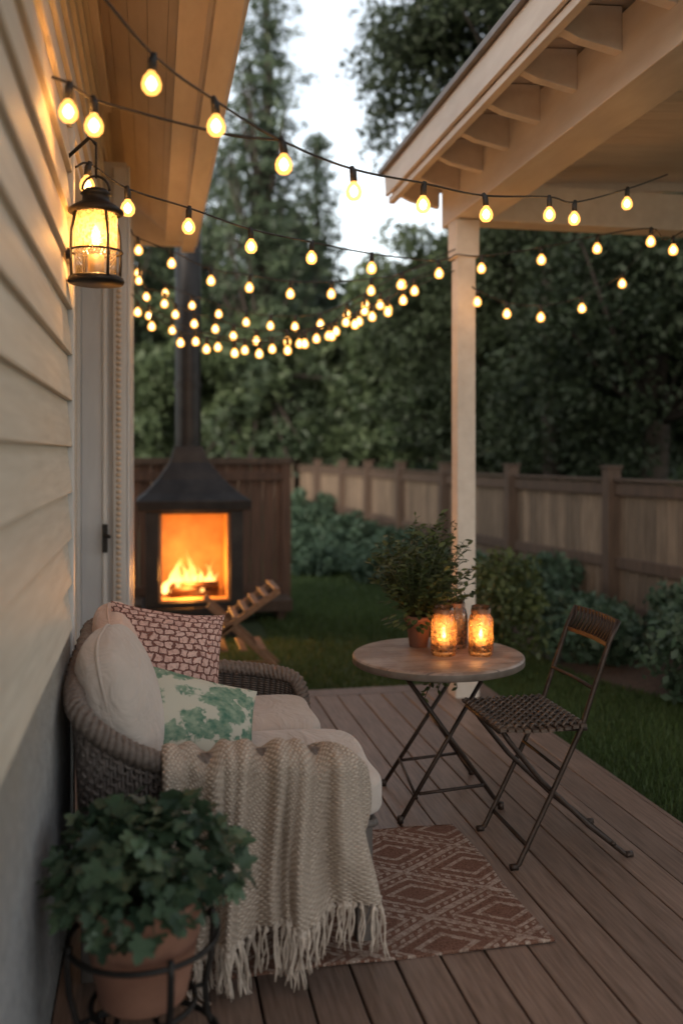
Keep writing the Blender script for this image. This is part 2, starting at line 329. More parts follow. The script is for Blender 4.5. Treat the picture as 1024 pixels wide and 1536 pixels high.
for k,L in ST.items():
    pts=cr(L); wires.tube(pts,.0042,6)
    for i,q in enumerate(L[1:-1],1):
        if (k,i) in NOB: continue
        jx,jy=random.uniform(-.008,.008),random.uniform(-.008,.008)
        c=Vector(q)+Vector((jx,jy,0)); s=.94
        wires.tube([(q[0],q[1],q[2]+.008),(c.x,c.y,c.z-.012),(c.x+jx*.3,c.y+jy*.3,c.z-.048*s)],[.008,.0135*s,.0135*s],8)
        bulbs.lathe([(.010*s,-.045*s),(.014*s,-.054*s),(.024*s,-.066*s),(.0300*s,-.084*s),(.028*s,-.102*s),(.017*s,-.115*s),(0.0005,-.119*s)],(c.x+jx*.4,c.y+jy*.4,c.z),16)
        fil.lathe([(0.001,-.060*s),(.012*s,-.070*s),(.018*s,-.085*s),(.012*s,-.100*s),(.001,-.107*s)],(c.x+jx*.4,c.y+jy*.4,c.z),10)
        w=2.6
        if k=='B' : w=14
        if k=='C' and i<3: w=10
        if k in 'EFGI' and i%2==0: continue
        light('bulb_light',(c.x,c.y,c.z-.085*s),w,WARM,.018,SL)
wires.build('wire',[m_rub],SL); bulbs.build('bulbs',[m_bulb],SL); fil.build('filaments',[m_fil],SL)
# ------------------------------------------------------------ lantern
LN=empty('wall_lantern'); c=(-.196,3.38,2.245)
mb=MB()
mb.lathe([(0,0),(.094,0),(.098,.008),(.094,.02),(.083,.026),(0,.026)],c,28)
mb.lathe([(.083,.242),(.096,.248),(.094,.258),(.072,.274),(.048,.288),(.046,.308),(.054,.314),(.038,.330),(0,.334)],c,28)
for k in range(4):
    a=k*math.pi/2+.5; ca,sa=math.cos(a),math.sin(a)
    mb.tube([(c[0]+r*ca,c[1]+r*sa,c[2]+z) for r,z in((.090,.01),(.094,.09),(.090,.18),(.074,.252))],.0055,6)
mb.tube([(c[0]+.090*math.cos(a),c[1]+.090*math.sin(a),c[2]+.112) for a in np.linspace(0,6.283,25)],.004,6)
mb.tube([(c[0]+.046*math.cos(a),c[1],c[2]+.328+.05*math.sin(a)) for a in np.linspace(0,math.pi,12)],.0045,6)
mb.tube([(c[0],c[1],c[2]+.37),(c[0],c[1],c[2]+.46),(c[0],c[1],c[2]+.49)],.004,6)
mb.tube([(-.29,3.38,c[2]+.44),(-.22,3.38,c[2]+.51),(c[0],3.38,c[2]+.49)],.007,6)
mb.tube([(-.29,3.29,2.33),(-.275,3.29,2.33)],.02,8)
mb.build('frame',[m_black],LN)
def glassmat(name,tint,glow,rough=.12,scale=70,bstr=.6,tf=.5):
    t=NT(name); tr=t.n('ShaderNodeBsdfTransparent'); tr.inputs[0].default_value=(*tint,1); gl=t.n('ShaderNodeBsdfGlossy'); gl.inputs['Roughness'].default_value=rough
    v=t.n('ShaderNodeTexVoronoi'); v.inputs['Scale'].default_value=scale; tc=t.n('ShaderNodeTexCoord'); t.l(tc.outputs['Object'],v.inputs[0])
    nb=t.bump(v.outputs[0],bstr,.004); t.l(nb,gl.inputs['Normal'])
    tl=t.n('ShaderNodeBsdfTranslucent'); tl.inputs[0].default_value=(*glow,1); t.l(nb,tl.inputs['Normal'])
    m1=t.n('ShaderNodeMixShader')
    r=t.n('ShaderNodeMapRange'); t.l(v.outputs[0],r.inputs[0]); r.inputs[1].default_value=.1; r.inputs[2].default_value=.7; r.inputs[3].default_value=tf*.4; r.inputs[4].default_value=min(1,tf*1.6); t.l(r.outputs[0],m1.inputs[0])
    t.l(tr.outputs[0],m1.inputs[1]); t.l(tl.outputs[0],m1.inputs[2])
    fr=t.n('ShaderNodeFresnel'); fr.inputs[0].default_value=1.45; t.l(nb,fr.inputs['Normal']); m2=t.n('ShaderNodeMixShader'); t.l(fr.outputs[0],m2.inputs[0]); t.l(m1.outputs[0],m2.inputs[1]); t.l(gl.outputs[0],m2.inputs[2]); t.l(m2.outputs[0],t.out.inputs[0]); return t.m
m_lg=glassmat('lantern_glass',(1,.9,.72),(.42,.30,.16),.1,80,.8,.42)
m_jar=glassmat('jar_glass',(1,.93,.84),(.8,.52,.30),.08,60,.6,.30)
mb=MB(); mb.lathe([(.070,.115),(.074,.13),(.074,.232),(.068,.244)],c,28); mb.build('glass_shade',[m_lg],LN)
mb=MB(); mb.lathe([(.070,.03),(.070,.112)],c,28); mb.build('glass_lower',[glassmat('clear_glass',(1,.97,.93),(1,.8,.6),.05,10,.1,.05)],LN)
mb=MB(); mb.lathe([(0.001,.13),(.014,.14),(.018,.165),(.012,.19),(.001,.21)],c,12); mb.build('lamp_bulb',[emis('lantern_glow',(1,.62,.25),10,.4)],LN)
mb=MB(); mb.lathe([(.0,.10),(.028,.10),(.028,.026),(0,.026)],c,16); mb.build('candle_cup',[pm('brass',(.4,.28,.16),(.5,.36,.2),10,rough=.4,metal=.6)],LN)
light('lantern_light',(c[0],c[1],c[2]+.17),12,WARM,.02,LN)
# ------------------------------------------------------------ fireplace
F=empty('outdoor_fireplace'); fx=.39; m_steel=pm('stove_steel',(.022,.019,.018),(.05,.042,.038),6,rough=.45,metal=.6,bump=.1)
mb=MB()
y0,y1=9.0,9.75
mb.box(fx-.46,fx-.335,y0,y1,.18,1.10); mb.box(fx+.335,fx+.46,y0,y1,.18,1.10)
mb.box(fx-.335,fx+.335,y0,y1,.18,.235); mb.box(fx-.335,fx+.335,y0,y1,1.07,1.10)
mb.box(fx-.335,fx+.335,y1-.04,y1-.002,.235,1.07,0)
for sx in(-1,1):
    for yy in(y0+.06,y1-.12): mb.box(fx+sx*.36-.035,fx+sx*.36+.035,yy,yy+.07,-.14,.18)
mb.box(fx-.50,fx+.50,y0-.03,y1+.03,.10,.178)
mb.build('firebox',[m_steel],F,.006)
mb=MB()
for sx in(-1,1): mb.box(fx+sx*.322-.012,fx+sx*.322+.012,y0+.05,y1-.045,.236,1.068)
mb.box(fx-.309,fx+.309,y1-.066,y1-.042,.236,1.068); mb.box(fx-.309,fx+.309,y0+.05,y1-.067,.236,.25)
mb.build('firebrick_lining',[pm('firebrick',(.34,.17,.08),(.52,.31,.16),5,bump=.5,dist=.01)],F)
mb=MB()
prof=[(.53,.48,1.105),(.54,.49,1.20),(.44,.40,1.27),(.31,.28,1.40),(.19,.18,1.56),(.135,.135,1.72)]
yc=9.38; vs=[]; px=-.05
for i,(a,b,z) in enumerate(prof):
    o=px*i/5; vs+=[(fx-a+o,yc-b,z),(fx+a+o,yc-b,z),(fx+a+o,yc+b,z),(fx-a+o,yc+b,z)]
fs=[(3,2,1,0)]+[(i*4+k,i*4+(k+1)%4,i*4+4+(k+1)%4,i*4+4+k) for i in range(5) for k in range(4)]+[(20,21,22,23)]
mb.add(vs,fs); mb.lathe([(.128,1.68),(.128,4.4),(.0,4.4)],(fx+px,yc,0),20); mb.lathe([(.14,2.3),(.14,2.36)],(fx+px,yc,0),20); mb.lathe([(.2,4.35),(.2,4.42),(0,4.6)],(fx+px,yc,0),20)
mb.build('hood_and_chimney',[m_steel],F,.006)
t=NT('flame'); tc=t.n('ShaderNodeTexCoord'); sp=t.n('ShaderNodeSeparateXYZ'); t.l(tc.outputs['Object'],sp.inputs[0])
hh=t.ramp(sp.outputs[2],.28,.80); cr_=t.n('ShaderNodeValToRGB'); cr_.color_ramp.elements[0].color=(1,.48,.13,1); cr_.color_ramp.elements[1].color=(1,.22,.02,1); t.l(hh,cr_.inputs[0])
e=t.n('ShaderNodeEmission'); t.l(cr_.outputs[0],e.inputs[0]); t.val(e.inputs[1],t.math('MULTIPLY_ADD',hh,-4.5,7.0))
nz=t.noise(9,(1,1,.5),3); al=t.math('MULTIPLY',t.ramp(nz,.35,.65),t.math('SUBTRACT',1.0,t.math('MULTIPLY',hh,.75)))
tr=t.n('ShaderNodeBsdfTransparent'); mx=t.n('ShaderNodeMixShader'); t.l(al,mx.inputs[0]); t.l(tr.outputs[0],mx.inputs[1]); t.l(e.outputs[0],mx.inputs[2]); t.l(mx.outputs[0],t.out.inputs[0]); m_flame=t.m
mb=MB()
for i in range(18):
    a=-.26+.50*i/17+random.uniform(-.02,.02); d=random.uniform(-.12,.12); hgt=random.uniform(.14,.34)*(1.75 if i in(5,8) else 1); w=random.uniform(.022,.045); ph=random.random()*6
    pts=[];rs=[]
    for k in range(10):
        s=k/9; pts.append((fx+a+.06*s*math.sin(ph+s*4)-a*.2*s,yc-.05+d+.03*math.sin(ph*2+s*5),.29+hgt*s)); rs.append(w*(math.sin(math.pi*min(1,(s*.75+.22)))**1.2)*(1-s)**.45+.001)
    mb.tube(pts,rs,8)
mb.build('flames',[m_flame],F)
mb=MB()
for i in range(7):
    a=random.uniform(-.1,.1); mb.tube([(fx-.24+random.uniform(-.02,.03),yc-.16+.06*(i%3)+a*.5,.27+.04*(i//3)),(fx+.24,yc-.16+.06*(i%3)-a*.5,.28+.045*(i//3))],[.04,.034],8)
mb.build('fire_logs',[pm('charred_log',(.02,.012,.008),(.10,.04,.02),12,bump=.8,dist=.01)],F)
light('fire_light',(fx-.08,yc-.24,.48),62,(1,.38,.065),.10,F)
# wood screen wall
mb=MB(); x=-.55
while x<1.42:
    mb.box(x,x+.128,10.32+random.uniform(0,.006),10.35,-.12,1.53,0); x+=.134
mb.box(-.56,1.52,10.26,10.40,1.53,1.60,1); mb.box(1.40,1.50,10.28,10.38,-.14,1.53,0); mb.box(-.55,1.40,10.27,10.315,1.35,1.44,0); mb.box(-.55,1.40,10.27,10.315,.12,.21,0)
mb.build('wood_privacy_screen',[m_dark,m_fpost],None,.004,1)
mb=MB()
for k in range(5): mb.box(-.5,1.45,9.80+k*.092,9.884+k*.092,.06,.095)
mb.box(-.5,1.45,9.80,9.83,-.02,.058)
for xx in(-.4,.3,1.3): mb.box(xx,xx+.08,9.85,10.2,-.14,.058)
mb.build('wooden_bench',[m_fpost],None,.004,1)
# ------------------------------------------------------------ fence
FP=[(5.75,3.35),(5.45,5.27),(5.11,7.2),(4.77,9.14),(4.41,11.05),(4.15,12.96),(4.0,14.87),(3.9,16.8),(3.8,18.7),(3.62,20.6),(3.4,22.2)]
FP2=[(3.4,22.2),(1.5,22.3),(-.4,22.4),(-2.3,22.5)]
mb=MB(); pk=MB()
def fence(FP):
    for (a,b) in FP:
        mb.box(a-.085,a+.065,b-.075,b+.075,-.14,1.49); mb.box(a-.10,a+.08,b-.09,b+.09,1.492,1.52)
    for (a,b),(c,d) in zip(FP[:-1],FP[1:]):
        dv=Vector((c-a,d-b,0)); L=dv.length; u=dv/L; nrm=Vector((u.y,-u.x,0))
        A=Vector((a,b,0))+nrm*.0; B=Vector((c,d,0))
        for z,hh in((1.27,.12),(.50,.12),(.02,.10)):
            mb.beam(A+u*.07+Vector((0,0,z)),B-u*.07+Vector((0,0,z)),.045,hh)
        mb.beam(A+u*.07+nrm*.02+Vector((0,0,1.37)),B-u*.07+nrm*.02+Vector((0,0,1.37)),.13,.03)
        s=.02
        while s<L-.1:
            q=A+u*(s+.068)+nrm*(.042+random.uniform(0,.004)); pk.beam(q+Vector((0,0,-.10)),q+Vector((0,0,1.345+random.uniform(-.006,0))),.124,.018,0,up=nrm); s+=.146
fence(FP); fence(FP2)
FE=empty('wooden_fence'); mb.build('posts_and_rails',[m_fpost],FE,.006,1); pk.build('pickets',[m_fence],FE)
# ------------------------------------------------------------ shrubs
def shrub(x,y,r,h,mat=m_shrub,leaf=.04,n=60,k=36,name='shrub'):
    C=[];ct=[]
    for i in range(k):
        d=unit(rng.normal(size=3)); s=random.random()**.4
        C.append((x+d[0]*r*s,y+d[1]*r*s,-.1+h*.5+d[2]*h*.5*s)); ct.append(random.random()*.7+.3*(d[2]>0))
    return foliage(name,C,[.11+.09*r]*k,n,leaf,.6,mat,None,.8,.7,np.array(ct))
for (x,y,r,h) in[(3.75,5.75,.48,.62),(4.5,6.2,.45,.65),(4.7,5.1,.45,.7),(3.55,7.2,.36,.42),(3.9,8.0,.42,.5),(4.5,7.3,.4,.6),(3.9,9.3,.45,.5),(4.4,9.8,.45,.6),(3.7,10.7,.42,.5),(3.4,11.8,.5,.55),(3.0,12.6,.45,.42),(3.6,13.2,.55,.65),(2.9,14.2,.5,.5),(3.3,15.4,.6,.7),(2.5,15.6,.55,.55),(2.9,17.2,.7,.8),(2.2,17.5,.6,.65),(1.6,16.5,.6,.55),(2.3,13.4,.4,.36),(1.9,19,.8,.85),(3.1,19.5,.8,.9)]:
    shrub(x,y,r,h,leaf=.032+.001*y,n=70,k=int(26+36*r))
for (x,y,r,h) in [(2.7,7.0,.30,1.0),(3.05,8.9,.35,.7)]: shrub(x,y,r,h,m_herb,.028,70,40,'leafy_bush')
# ------------------------------------------------------------ trees
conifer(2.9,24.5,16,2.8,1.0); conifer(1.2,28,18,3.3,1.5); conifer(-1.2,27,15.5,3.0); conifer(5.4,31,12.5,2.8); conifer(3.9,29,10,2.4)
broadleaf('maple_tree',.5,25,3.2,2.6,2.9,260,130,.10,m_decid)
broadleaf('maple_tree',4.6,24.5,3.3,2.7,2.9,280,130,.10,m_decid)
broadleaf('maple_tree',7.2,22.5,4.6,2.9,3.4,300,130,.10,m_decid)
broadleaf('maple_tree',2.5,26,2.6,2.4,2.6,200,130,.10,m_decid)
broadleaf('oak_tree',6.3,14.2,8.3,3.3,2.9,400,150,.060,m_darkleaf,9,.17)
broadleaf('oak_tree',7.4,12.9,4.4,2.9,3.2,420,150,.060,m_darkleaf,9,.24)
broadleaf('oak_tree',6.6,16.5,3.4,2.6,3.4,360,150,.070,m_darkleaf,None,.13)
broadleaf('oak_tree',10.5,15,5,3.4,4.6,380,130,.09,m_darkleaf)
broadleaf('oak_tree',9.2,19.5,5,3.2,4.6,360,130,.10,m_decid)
C=[];ct=[]
for i in range(1300):
    x=random.uniform(-14,26); top=8.0+1.8*math.sin(x*.55)+1.2*math.sin(x*1.3+1); zz=top*random.random()**.8
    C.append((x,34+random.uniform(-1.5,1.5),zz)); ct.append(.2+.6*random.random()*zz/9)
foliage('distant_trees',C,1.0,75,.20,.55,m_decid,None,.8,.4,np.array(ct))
# ------------------------------------------------------------ sofa
SO=empty('wicker_loveseat')
t=NT('wicker'); tc=t.n('ShaderNodeTexCoord'); uvm=t.n('ShaderNodeSeparateXYZ'); t.l(tc.outputs['UV'],uvm.inputs[0])
u,v=uvm.outputs[0],uvm.outputs[1]
su=t.math('SINE',t.math('MULTIPLY',u,3.14159)); sv=t.math('SINE',t.math('MULTIPLY',v,3.14159))
ch=t.math('ABSOLUTE',t.math('MULTIPLY',su,sv)); f=t.noise(30,(1,1,1),4)
m_wick=t.base(t.mix(ch,(.03,.024,.02),t.mix(t.ramp(f,.3,.7),(.13,.10,.085),(.22,.175,.15))),.6,t.bump(ch,.9,.012))
m_rope=pm('wicker_rim',(.11,.082,.068),(.215,.168,.14),60,(1,1,1),.6,0,.8,.006)
m_strand=pm('wicker_strand',(.085,.066,.056),(.18,.14,.12),40,(1,1,1),.6,0,.6,.004,island=.3)
rim=cr([(.60,3.06,.44),(.605,3.04,.60),(.50,2.99,.665),(.28,2.96,.68),(.05,2.93,.69),(-.12,2.915,.77),(-.225,2.96,.86),(-.25,3.2,.91),(-.25,3.6,.93),(-.25,4.05,.92),(-.22,4.34,.85),(-.05,4.42,.73),(.2,4.44,.66),(.5,4.42,.62),(.66,4.36,.58),(.69,4.3,.44)],6)
mb=MB()
mb.tube(rim,.030,10)
for ph in (0,2.09,4.19):
    hel=[]; acc=0; fine=[]
    for a,b in zip(rim[:-1],rim[1:]):
        for k in range(4): fine.append(a.lerp(b,k/4))
    for i,pnt in enumerate(fine[:-1]):
        tg=(fine[i+1]-pnt); acc+=tg.length; tg.normalize(); aa=tg.cross(Vector((.3,.2,1))).normalized(); bb=tg.cross(aa)
        an=acc*95+ph; hel.append(pnt+(aa*math.cos(an)+bb*math.sin(an))*.026)
    mb.tube(hel,.011,6)
mb.build('rim',[m_rope],SO)
P=[];strands=MB()
cen=Vector((.22,3.68,0))
for p_ in rim:
    row=[]
    for k in range(9):
        s=k/8; z=p_.z-.02-(p_.z-.14)*s; inn=(.055*math.sin(s*math.pi*.5))
        d=(cen-Vector((p_.x,p_.y,0))).normalized(); q=Vector((p_.x,p_.y,0))+d*(inn+.01)
        row.append((q.x,q.y,z))
    P.append(row)
gridobj('wicker_shell',P,m_wick,SO,.012,uvs=(110,46))
fine=[]
for a,b in zip(rim[:-1],rim[1:]):
    for k in range(3): fine.append(a.lerp(b,k/3))
for i,p_ in enumerate(fine):
    pts=[]
    for k in range(5):
        s=k/4; z=p_.z-.02-(p_.z-.15)*s; d=(cen-Vector((p_.x,p_.y,0))).normalized(); q=Vector((p_.x,p_.y,0))+d*(.055*math.sin(s*math.pi*.5)-.004); pts.append((q.x+.006*math.sin(i*2.1+k),q.y,z))
    strands.tube(pts,.0060,5)
for j in range(1,22):
    s=j/22; pts=[]
    for i,p_ in enumerate(fine):
        if i>len(fine)*.45: break
        z=p_.z-.02-(p_.z-.15)*s; d=(cen-Vector((p_.x,p_.y,0))).normalized(); q=Vector((p_.x,p_.y,0))+d*(.055*math.sin(s*math.pi*.5)-.004+.009*(-1)**(i//2+j)); pts.append((q.x,q.y,z+random.uniform(-.003,.003)))
    strands.tube(pts,.0062,5)
strands.build('wicker_strands',[m_strand],SO)
mb=MB(); mb.box(-.20,.68,3.08,4.36,.30,.385,0); mb.box(.655,.70,3.10,4.34,.14,.385,0)
for a,b in((.67,3.06),(.66,4.30),(-.22,3.0),(-.22,4.30),(.665,3.70)): mb.box(a,a+.055,b,b+.055,0.0,.392,0)
mb.tube([(.735,3.07,.40),(.735,4.34,.40)],.014,8); mb.tube([(.62,3.055,.40),(.735,3.07,.40)],.014,8)
mb.build('base_frame',[pm('weathered_frame',(.075,.062,.055),(.15,.125,.11),10,(3,3,.6),.6)],SO,.006)
def cushmat(name,c1,c2):
    t=NT(name); w=t.noise(260,(1,1,1),2); big=t.noise(3.5,(1,1,1),4); wr=t.noise(7,(1,.5,1),3,dist=1.2)
    m=t.base(t.mix(t.ramp(big,.3,.7),c1,c2),.9,t.bump(wr,.6,.035,t.bump(w,.5,.0015)),0,.2); t.b.inputs['Sheen Weight'].default_value=.3; return m
m_cush=cushmat('cushion_linen',(.47,.395,.345),(.56,.48,.42)); m_blush=cushmat('cushion_blush',(.60,.40,.31),(.68,.48,.39))
import bmesh
def puff(name,c,size,mat,parent,rot=(0,0,0),p=6,crown=.1,cuts=18,piping=True):
    bm=bmesh.new(); bmesh.ops.create_cube(bm,size=2); bmesh.ops.subdivide_edges(bm,edges=bm.edges[:],cuts=cuts,use_grid_fill=True)
    sx,sy,sz=[q/2 for q in size]; ax=int(np.argmin(size)); seed=random.random()*10
    for v in bm.verts:
        co=np.array(v.co); n=(np.abs(co)**p).sum()**(1/p); co=co/n
        o=[i for i in range(3) if i!=ax]; cr2=(1-co[o[0]]**2)*(1-co[o[1]]**2)
        co[ax]*=1+crown*cr2
        pin=1-.04*(1-co[o[0]]**2) ; co[o[1]]*=pin
        k=.016*math.sin(co[o[0]]*4+seed)*math.sin(co[o[1]]*5+seed*2)
        co=co*(1+k); v.co=(co[0]*sx,co[1]*sy,co[2]*sz)
    me=bpy.data.meshes.new(name); bm.to_mesh(me); bm.free(); me.materials.append(mat)
    me.polygons.foreach_set('use_smooth',[True]*len(me.polygons))
    o=bpy.data.objects.new(name,me); o.location=c; o.rotation_euler=Euler(rot); link(o,parent)
    if piping:
        ax_=ax; oo=[i for i in range(3) if i!=ax_]; pts=[]
        for a in np.linspace(0,2*math.pi,80):
            ca,sa=math.cos(a),math.sin(a); n=(abs(ca)**p+abs(sa)**p)**(1/p); q=[0,0,0]; q[oo[0]]=ca/n*size[oo[0]]/2*1.0; q[oo[1]]=sa/n*size[oo[1]]/2*(1-.04*(1-(ca/n)**2)); pts.append(q)
        mb=MB(); mb.tube(pts,.0055,6); pp=mb.build(name+'_piping',[mat],parent); pp.location=c; pp.rotation_euler=Euler(rot)
    return o
puff('seat_cushion',(.335,3.40,.478),(.89,.68,.145),m_cush,SO,p=7,crown=.22)
puff('seat_cushion_2',(.29,4.04,.472),(.80,.58,.13),m_cush,SO,p=7,crown=.22)
puff('back_cushion',(-.11,3.32,.785),(.18,.60,.53),m_cush,SO,(0,R(-14),R(-3)),p=3.6,crown=.5)
puff('back_cushion_2',(-.12,3.93,.775),(.16,.56,.52),m_blush,SO,(0,R(-14),R(2)),p=3.6,crown=.5)
def pillow(name,w,h,th,loc,X,N,mat,n=34):
    X=Vector(X).normalized();N=Vector(N).normalized()
    Z=X.cross(N)
    if Z.z<0: Z=-Z
    Z.normalize(); e=empty(name); sd=random.random()*9
    for s,nm in((1,'front'),(-1,'back')):
        P=[]
        for i in range(n+1):
            row=[]
            for j in range(n+1):
                u=i/n*2-1;v=j/n*2-1
                u2=math.copysign(1-(1-abs(u))**1.3,u); v2=math.copysign(1-(1-abs(v))**1.3,v)
                x=u2*w/2*(1-.09*(1-v2*v2)); z=v2*h/2*(1-.09*(1-u2*u2))
                t_=th/2*max(0,(1-u2*u2)*(1-v2*v2))**.42
                t_*=1+.10*math.sin(3*u2+sd)*math.cos(4*v2+sd)
                row.append(tuple(Vector(loc)+X*x+Z*z+N*(s*t_)))
            P.append(row)
        gridobj(nm,P,mat,e)
    return e
t=NT('pink_knit'); tc=t.n('ShaderNodeTexCoord'); br=t.n('ShaderNodeTexBrick'); mp=t.n('ShaderNodeMapping'); mp.inputs['Scale'].default_value=(15,19,17)
nd=t.noise(12,(1,1,1),4,'UV'); av=t.n('ShaderNodeVectorMath',operation='MULTIPLY_ADD'); t.l(nd,av.inputs[0]); av.inputs[1].default_value=(.10,.08,0); t.l(tc.outputs['UV'],av.inputs[2]); t.l(av.outputs[0],mp.inputs[0]); t.l(mp.outputs[0],br.inputs[0])
br.inputs['Color1'].default_value=(.78,.53,.46,1); br.inputs['Color2'].default_value=(.64,.40,.34,1); br.inputs['Mortar'].default_value=(.18,.08,.065,1); br.inputs['Scale'].default_value=1; br.inputs['Mortar Size'].default_value=.14; br.inputs['Mortar Smooth'].default_value=.5; br.inputs['Brick Width'].default_value=1.1; br.inputs['Row Height'].default_value=1.0
inv=t.math('SUBTRACT',1,br.outputs['Fac']); fz=t.noise(70,(1,1,1),4)
c=t.mix(t.math('MULTIPLY',t.ramp(fz,.42,.68),.55),br.outputs['Color'],(.30,.14,.12))
m_pink=t.base(c,.95,t.bump(inv,.8,.012,t.bump(fz,.6,.006)),0,.2)
t=NT('leaf_print'); v=t.n('ShaderNodeTexVoronoi'); tc=t.n('ShaderNodeTexCoord'); v.inputs['Scale'].default_value=6.0
nd=t.noise(9,(1,1,1),4,'UV'); av=t.n('ShaderNodeVectorMath',operation='MULTIPLY_ADD'); t.l(nd,av.inputs[0]); av.inputs[1].default_value=(.22,.22,0); t.l(tc.outputs['UV'],av.inputs[2]); t.l(av.outputs[0],v.inputs[0])
n2=t.noise(16,(1,1,1),5,'UV',dist=.6); k=t.math('ADD',t.math('MULTIPLY',v.outputs[0],.9),t.math('MULTIPLY',n2,.75))
leaf=t.ramp(k,.84,.94); c=t.mix(leaf,t.mix(t.ramp(t.noise(13,(1,1,1),3,'UV'),.35,.65),(.08,.18,.125),(.28,.36,.26)),(.54,.52,.43))
m_green=t.base(c,.85,t.bump(t.noise(200,(1,1,1),2),.4,.001),0,.2)
pillow('pink_knit_pillow',.50,.46,.17,(.05,3.83,.80),(.92,.30,-.20),(.36,-.86,.34),m_pink)
pillow('green_leaf_pillow',.46,.36,.16,(.165,3.43,.67),(.93,.22,-.32),(.22,-.72,.62),m_green)
# throw blanket
t=NT('throw_knit'); tc=t.n('ShaderNodeTexCoord'); sp=t.n('ShaderNodeSeparateXYZ')
nd=t.noise(6,(1,1,1),3,'UV'); av=t.n('ShaderNodeVectorMath',operation='MULTIPLY_ADD'); t.l(nd,av.inputs[0]); av.inputs[1].default_value=(.03,.03,0); t.l(tc.outputs['UV'],av.inputs[2]); t.l(av.outputs[0],sp.inputs[0])
u=t.math('MULTIPLY',sp.outputs[0],280); v_=t.math('MULTIPLY',sp.outputs[1],560)
rowi=t.math('FLOOR',t.math('DIVIDE',v_,6.2832)); par=t.math('MULTIPLY',t.math('MODULO',rowi,2),3.14159)
a=t.math('SINE',t.math('ADD',u,par)); b=t.math('ABSOLUTE',t.math('SINE',t.math('MULTIPLY',v_,.5)))
k=t.math('MULTIPLY',t.math('MULTIPLY_ADD',a,.5,.5),b); f=t.noise(120,(1,1,1),4); k=t.math('ADD',k,t.math('MULTIPLY',f,.45))
c=t.mix(t.ramp(k,.10,.90),(.34,.255,.195),t.mix(t.ramp(f,.3,.7),(.62,.51,.415),(.79,.67,.56)))
m_throw=t.base(c,.95,t.bump(k,1.0,.007),0,.15)
TB=empty('throw_blanket')
NS,NTt=180,150; P=[];bot=[]
def path(s):
    if s<.82: q=s/.82; A=Vector((.03+.525*q,2.965,0)); n=Vector((0.0,-1,0))
    else:
        q=(s-.82)/.18; a=q*R(80); A=Vector((.555+.025*q,2.965+.07*q,0)); n=Vector((math.sin(a),-math.cos(a),0))
    return A,n
for i in range(NS+1):
    s=i/NS; A,n=path(s); row=[]
    top=.722-.045*max(0,s-.55)/.45 + .016*math.sin(s*23)+.010*math.sin(s*47+1)
    zb=.165+.15*max(0,s-.55)/.45-.035*math.sin(s*9)+.02*math.sin(s*25)
    inner=.555
    for j in range(NTt+1):
        tt=j/NTt
        if tt<.20:
            q=tt/.20; off=-.34+.23*q+.05*math.sin(s*14)*(1-q); z=inner+.03+(.014*math.sin(s*30))*(1-q)+(q**2)*.05
        elif tt<.42:
            q=(tt-.20)/.22; an=math.pi*(1-q); off=.0+.058*math.cos(an)*1.5-.02*(1-q); z=inner+.08+(top-inner-.08)*math.sin(an)**.8
            if q>.5: z=top-.055*(1-math.sin(an))
        else:
            q=(tt-.42)/.58; off=.087+.03*q; z=(top-.055)+(zb-top+.055)*q
        fold=max(0,tt-.24)/.76
        amp=.009+.056*fold**.65
        w_=.22*math.sin(fold*3+s*4)
        rp=math.sin((s+w_*.16)*22+.6)+.7*math.sin((s-w_*.15)*37+1.3-1.6*fold)+.34*math.sin(s*83+3*fold)
        rp=math.copysign(abs(rp)**.8,rp)
        if tt>.24: off+=amp*(rp*.60+.2)
        lat=.020*math.sin(s*22+2.2)*fold
        pnt=A+n*off; tdir=Vector((-n.y,n.x,0))
        pnt=pnt+tdir*(lat+(s-.62)*.05*fold+.02*math.sin(fold*4+s*3)*fold); row.append((pnt.x,pnt.y,z))
    P.append(row); bot.append(Vector(row[-1]))
gridobj('cloth',P,m_throw,TB,.009)
mb=MB()
i=0
while i<=NS:
    b=bot[min(NS,i)]; L=random.uniform(.13,.19); dx=random.uniform(-.025,.025); dy=random.uniform(-.02,.012)
    for q_ in range(3):
        pts=[]; sx_=random.uniform(-.004,.004); e1=random.uniform(-.008,.008); L2=L*random.uniform(.9,1.05)
        for k in range(8):
            q=k/7; z=b.z+.006-L2*q; x_=b.x+sx_+(dx+e1)*q+.005*math.sin(i+q*7+q_); y_=b.y+dy*q+.005*math.cos(i*1.7+q*6+q_*2)
            if z<.008:
                y_-=(.008-z)*.8; x_+=(.008-z)*math.sin(i)*.5; z=.008+.003*random.random()
            pts.append((x_,y_,z))
        mb.tube(pts,[.0035,.0042,.0030,.003,.003,.0028,.0028,.002],5)
    mb.lathe([(.001,-.01),(.008,-.004),(.0085,.003),(.001,.01)],(b.x,b.y,b.z-.012),6)
    i+=random.choice((2,3,3,4))
mb.build('fringe',[pm('fringe_yarn',(.48,.39,.315),(.66,.55,.46),80,island=.2)],TB)
